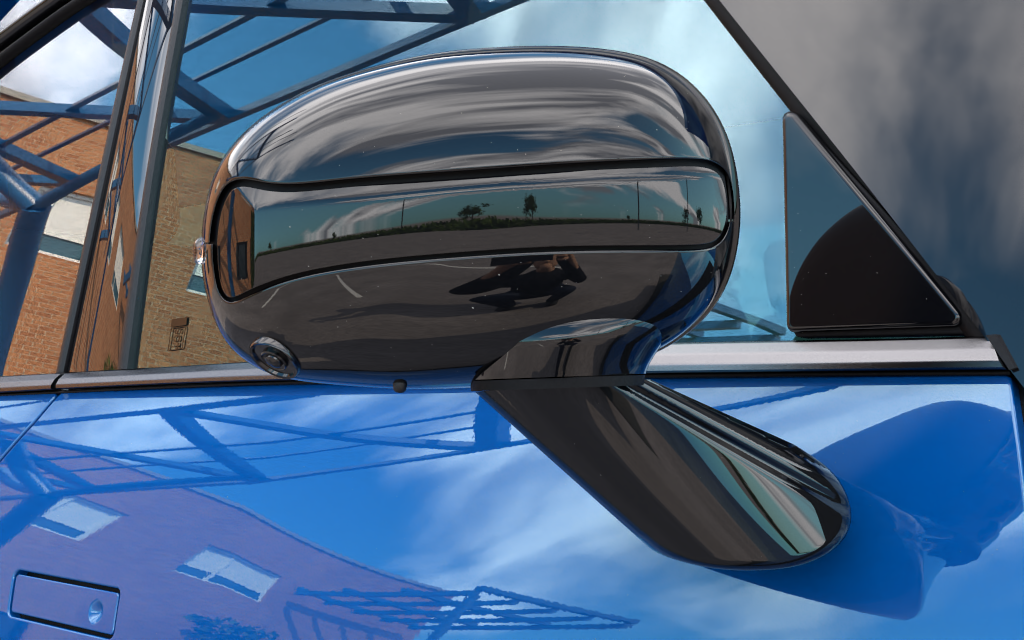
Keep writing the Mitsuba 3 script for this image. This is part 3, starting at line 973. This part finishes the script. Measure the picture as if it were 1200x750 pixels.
for i, (az, dist, h) in enumerate([(-66, 30, 8.5), (-93, 30, 8.0), (-22, 75, 7.0)]):
    a = math.radians(az); c = np.array([-dist * math.sin(a), -dist * math.cos(a), 0])
    k = "lamp_post" + (f"_{i:03d}" if i else "")
    add(k + "__post", sweep(np.array([c, c + [0, 0, h * .5], c + [0, 0, h - .3], c + [0.25, 0, h], c + [1.1, 0, h + .12]]), circle(0.15, 8), up=[0, 1, 0.05]), "galvanised", 40)
    add(k + "__lamp_head", box(c[0] + 1.0, c[0] + 1.7, c[1] - .14, c[1] + .14, h + .06, h + .18), "galvanised")
    tagl(k, ["grey lamp post nearest the car, mirrored as a dark upright line", "grey lamp post mirrored near the inner end of the band", "distant grey lamp post with its arm over the car park"][i], "lamp post", "lamp posts in the car park")
# painted bay lines
for i, (x, y0, y1) in enumerate([(-2.6, -7.8, -3.0), (0.0, -7.8, -3.0), (2.6, -7.8, -3.0)]):
    k = "bay_line" + (f"_{i:03d}" if i else "")
    add(k, box(x - .05, x + .05, y0, y1, 0.001, 0.004), "white_paint"); tagl(k, None, None, None, "structure")
    labels[k]["label"] = "white painted parking bay line on the dark tarmac"

# the photographer, crouching behind the camera with a phone
import manifold3d as m3
PF = np.array([-math.sin(YAW), math.cos(YAW), 0.0]); PR = np.array([math.cos(YAW), math.sin(YAW), 0.0])
PO = np.array([CAM[0], CAM[1], 0.0]) - PF * 0.62


def pp(a, b, z):
    return PO + PF * a + PR * b + np.array([0, 0, z if z < 0.62 or z > 0.96 and a > 0.4 else z - 0.10])


def ball(c, r):
    q = m3.Manifold.sphere(r, 20)
    return q.translate(tuple(float(v) for v in c))


def bone(a, ra, b, rb):
    return m3.Manifold.batch_hull([ball(a, ra), ball(b, rb)])


def body(bones, res=0.012, it=8):
    m = m3.Manifold.batch_boolean(bones, m3.OpType.Add).refine_to_length(res).to_mesh()
    q = trimesh.Trimesh(m.vert_properties[:, :3], m.tri_verts, process=True)
    return trimesh.smoothing.filter_taubin(q, iterations=it)


sh, el, ha, hip, kn, an = {}, {}, {}, {}, {}, {}
for s_ in (-1, 1):
    sh[s_] = pp(-.08, s_ * .19, .74); el[s_] = pp(.16, s_ * .25, .70); ha[s_] = pp(.50, s_ * .085, .965)
    hip[s_] = pp(-.26, s_ * .10, .27); kn[s_] = pp(.20, s_ * .17, .46); an[s_] = pp(-.08, s_ * .14, .10)
skin_b = [bone(pp(-.02, 0, 0.975), .095, pp(.005, 0, 0.915), .075), bone(pp(-.04, 0, .86), .055, pp(-.07, 0, .77), .06), ball(pp(.095, 0, .945), .016), bone(pp(.07, 0, .885), .035, pp(.05, 0, .86), .04)]
for s_ in (-1, 1):
    skin_b += [bone(pp(-.025, s_ * .09, .955), .018, pp(-.03, s_ * .095, .925), .015), bone(el[s_], .034, ha[s_], .026), bone(ha[s_], .028, ha[s_] + PF * .045 + [0, 0, .005], .026)]
    for f in range(4):
        b0 = ha[s_] + PF * .05 + np.array([0, 0, .03 - .02 * f]); L = (.034, .04, .038, .03)[f]
        b1 = b0 + PF * L * .8 - PR * s_ * .012; b2 = b1 + PF * .004 - PR * s_ * L * .7
        skin_b += [bone(b0, .010, b1, .009), bone(b1, .009, b2, .008)]
    t0 = ha[s_] + PF * .02 - PR * s_ * .015
    skin_b += [bone(t0, .012, t0 + PF * .02 - PR * s_ * .03 + [0, 0, .01], .010)]
tagl("person", "person in a dark jacket and jeans crouching with a phone, mirrored in the black shell", "person")
add("person", body(skin_b, 0.008, 6), "skin", True)
jb = [bone(pp(-.09, 0, .69), .15, pp(-.23, 0, .36), .155)] + [bone(pp(-.08, -.14, .71), .085, pp(-.08, .14, .71), .085)]
tb = [bone(pp(-.26, -.07, .28), .14, pp(-.26, .07, .28), .14)]
sb = []
for s_ in (-1, 1):
    jb += [bone(sh[s_], .075, el[s_], .056), bone(el[s_], .056, ha[s_] - PF * .06 - [0, 0, .05], .042)]
    tb += [bone(hip[s_], .105, kn[s_], .07), bone(kn[s_], .07, an[s_], .052)]
    sb += [bone(an[s_] - PF * .03 - [0, 0, .05], .045, an[s_] + PF * .14 - [0, 0, .06], .036)]
add("person__jacket", body(jb), "dark_jacket", True); add("person__trousers", body(tb), "denim", True)
add("person__shoe", body(sb[:1]), "rubber", True); add("person__shoe_001", body(sb[1:]), "rubber", True)
add("person__hair", body([bone(pp(-.04, 0, 1.005), .09, pp(-.065, 0, .945), .085)]), "hair", True)
diffuse("skin", (0.42, 0.25, 0.18)); diffuse("dark_jacket", (0.012, 0.013, 0.018)); diffuse("denim", (0.02, 0.028, 0.05)); diffuse("hair", (0.02, 0.014, 0.01))
ph = trimesh.creation.box(extents=[0.155, 0.008, 0.073])
M = np.eye(4); M[:3, 0], M[:3, 1], M[:3, 2] = RGT, FWD, UPV; M[:3, 3] = CAM - FWD * 0.018 - RGT * 0.05 - UPV * 0.02
ph.apply_transform(M)
add("phone", ph, "dark_plastic"); tagl("phone", "dark phone held up sideways in both hands of the crouching person", "phone")

# steel framed canopy past the building's corner
tagl("entrance_canopy", "blue steel grid canopy with a slim post past the corner of the brick building", "canopy")
xs = np.linspace(-15.5, -11.2, 4); ys = np.linspace(-17.3, -13.0, 5)
for i, y in enumerate(ys):
    add("entrance_canopy__rafter" + (f"_{i:03d}" if i else ""), beam([xs[0], y, 6.0], [xs[-1], y, 6.0], 0.16 if i in (0, 4) else 0.12, 0.16), "blue_steel")
for i, x in enumerate(xs):
    add("entrance_canopy__purlin" + (f"_{i:03d}" if i else ""), beam([x, ys[0] - .08, 6.17], [x, ys[-1] + .08, 6.17], 0.14, 0.14), "blue_steel")
for i, (x, y) in enumerate([(-11.2, -13.0)]):
    add("entrance_canopy__post" + (f"_{i:03d}" if i else ""), beam([x, y, 0], [x, y, 5.92], 0.14), "blue_steel")

# specks of dust on the paint and the black shell
V_, F_, o_ = [], [], 0
oct_ = np.arange(6) * PI / 3
for key_, n_, far_ in (("car__front_door", 420, 0.0), (MIR + "__lower_shell", 110, 0), (MIR + "__upper_cap", 110, 0), (MIR + "__accent_band", 40, 0), (MIR + "__arm", 60, 0), ("car__quarter_panel", 30, 0)):
    v, f = meshkit.WRITTEN[scene[key_]["filename"]][:2]
    q = trimesh.Trimesh(v, f, process=False)
    pts, fi = trimesh.sample.sample_surface(q, n_, seed=5)
    nn = q.face_normals[fi]
    nn = np.where((nn * (CAM - pts)).sum(1, keepdims=True) < 0, -nn, nn)
    r_ = RNG.uniform(0.00012, 0.00035, n_) * np.where(RNG.uniform(size=n_) < 0.06, 2.0, 1)
    for p_, n3, rr in zip(pts, nn, r_):
        a3 = np.cross(n3, [0.3, 0.5, 0.8]); a3 /= np.linalg.norm(a3); b3_ = np.cross(n3, a3)
        ring = p_ + n3 * 0.00005 + (np.cos(oct_)[:, None] * a3 + np.sin(oct_)[:, None] * b3_ * 0.7) * rr
        V_.append(np.vstack([ring, p_ + n3 * (0.00005 + rr * 0.4)])); F_.append(o_ + np.array([[k, (k + 1) % 6, 6] for k in range(6)])); o_ += 7
diffuse("dust", (0.22, 0.21, 0.19))
add("car__dust", tm(np.vstack(V_), np.vstack(F_)), "dust"); labels["car__dust"] = {"kind": "stuff"}
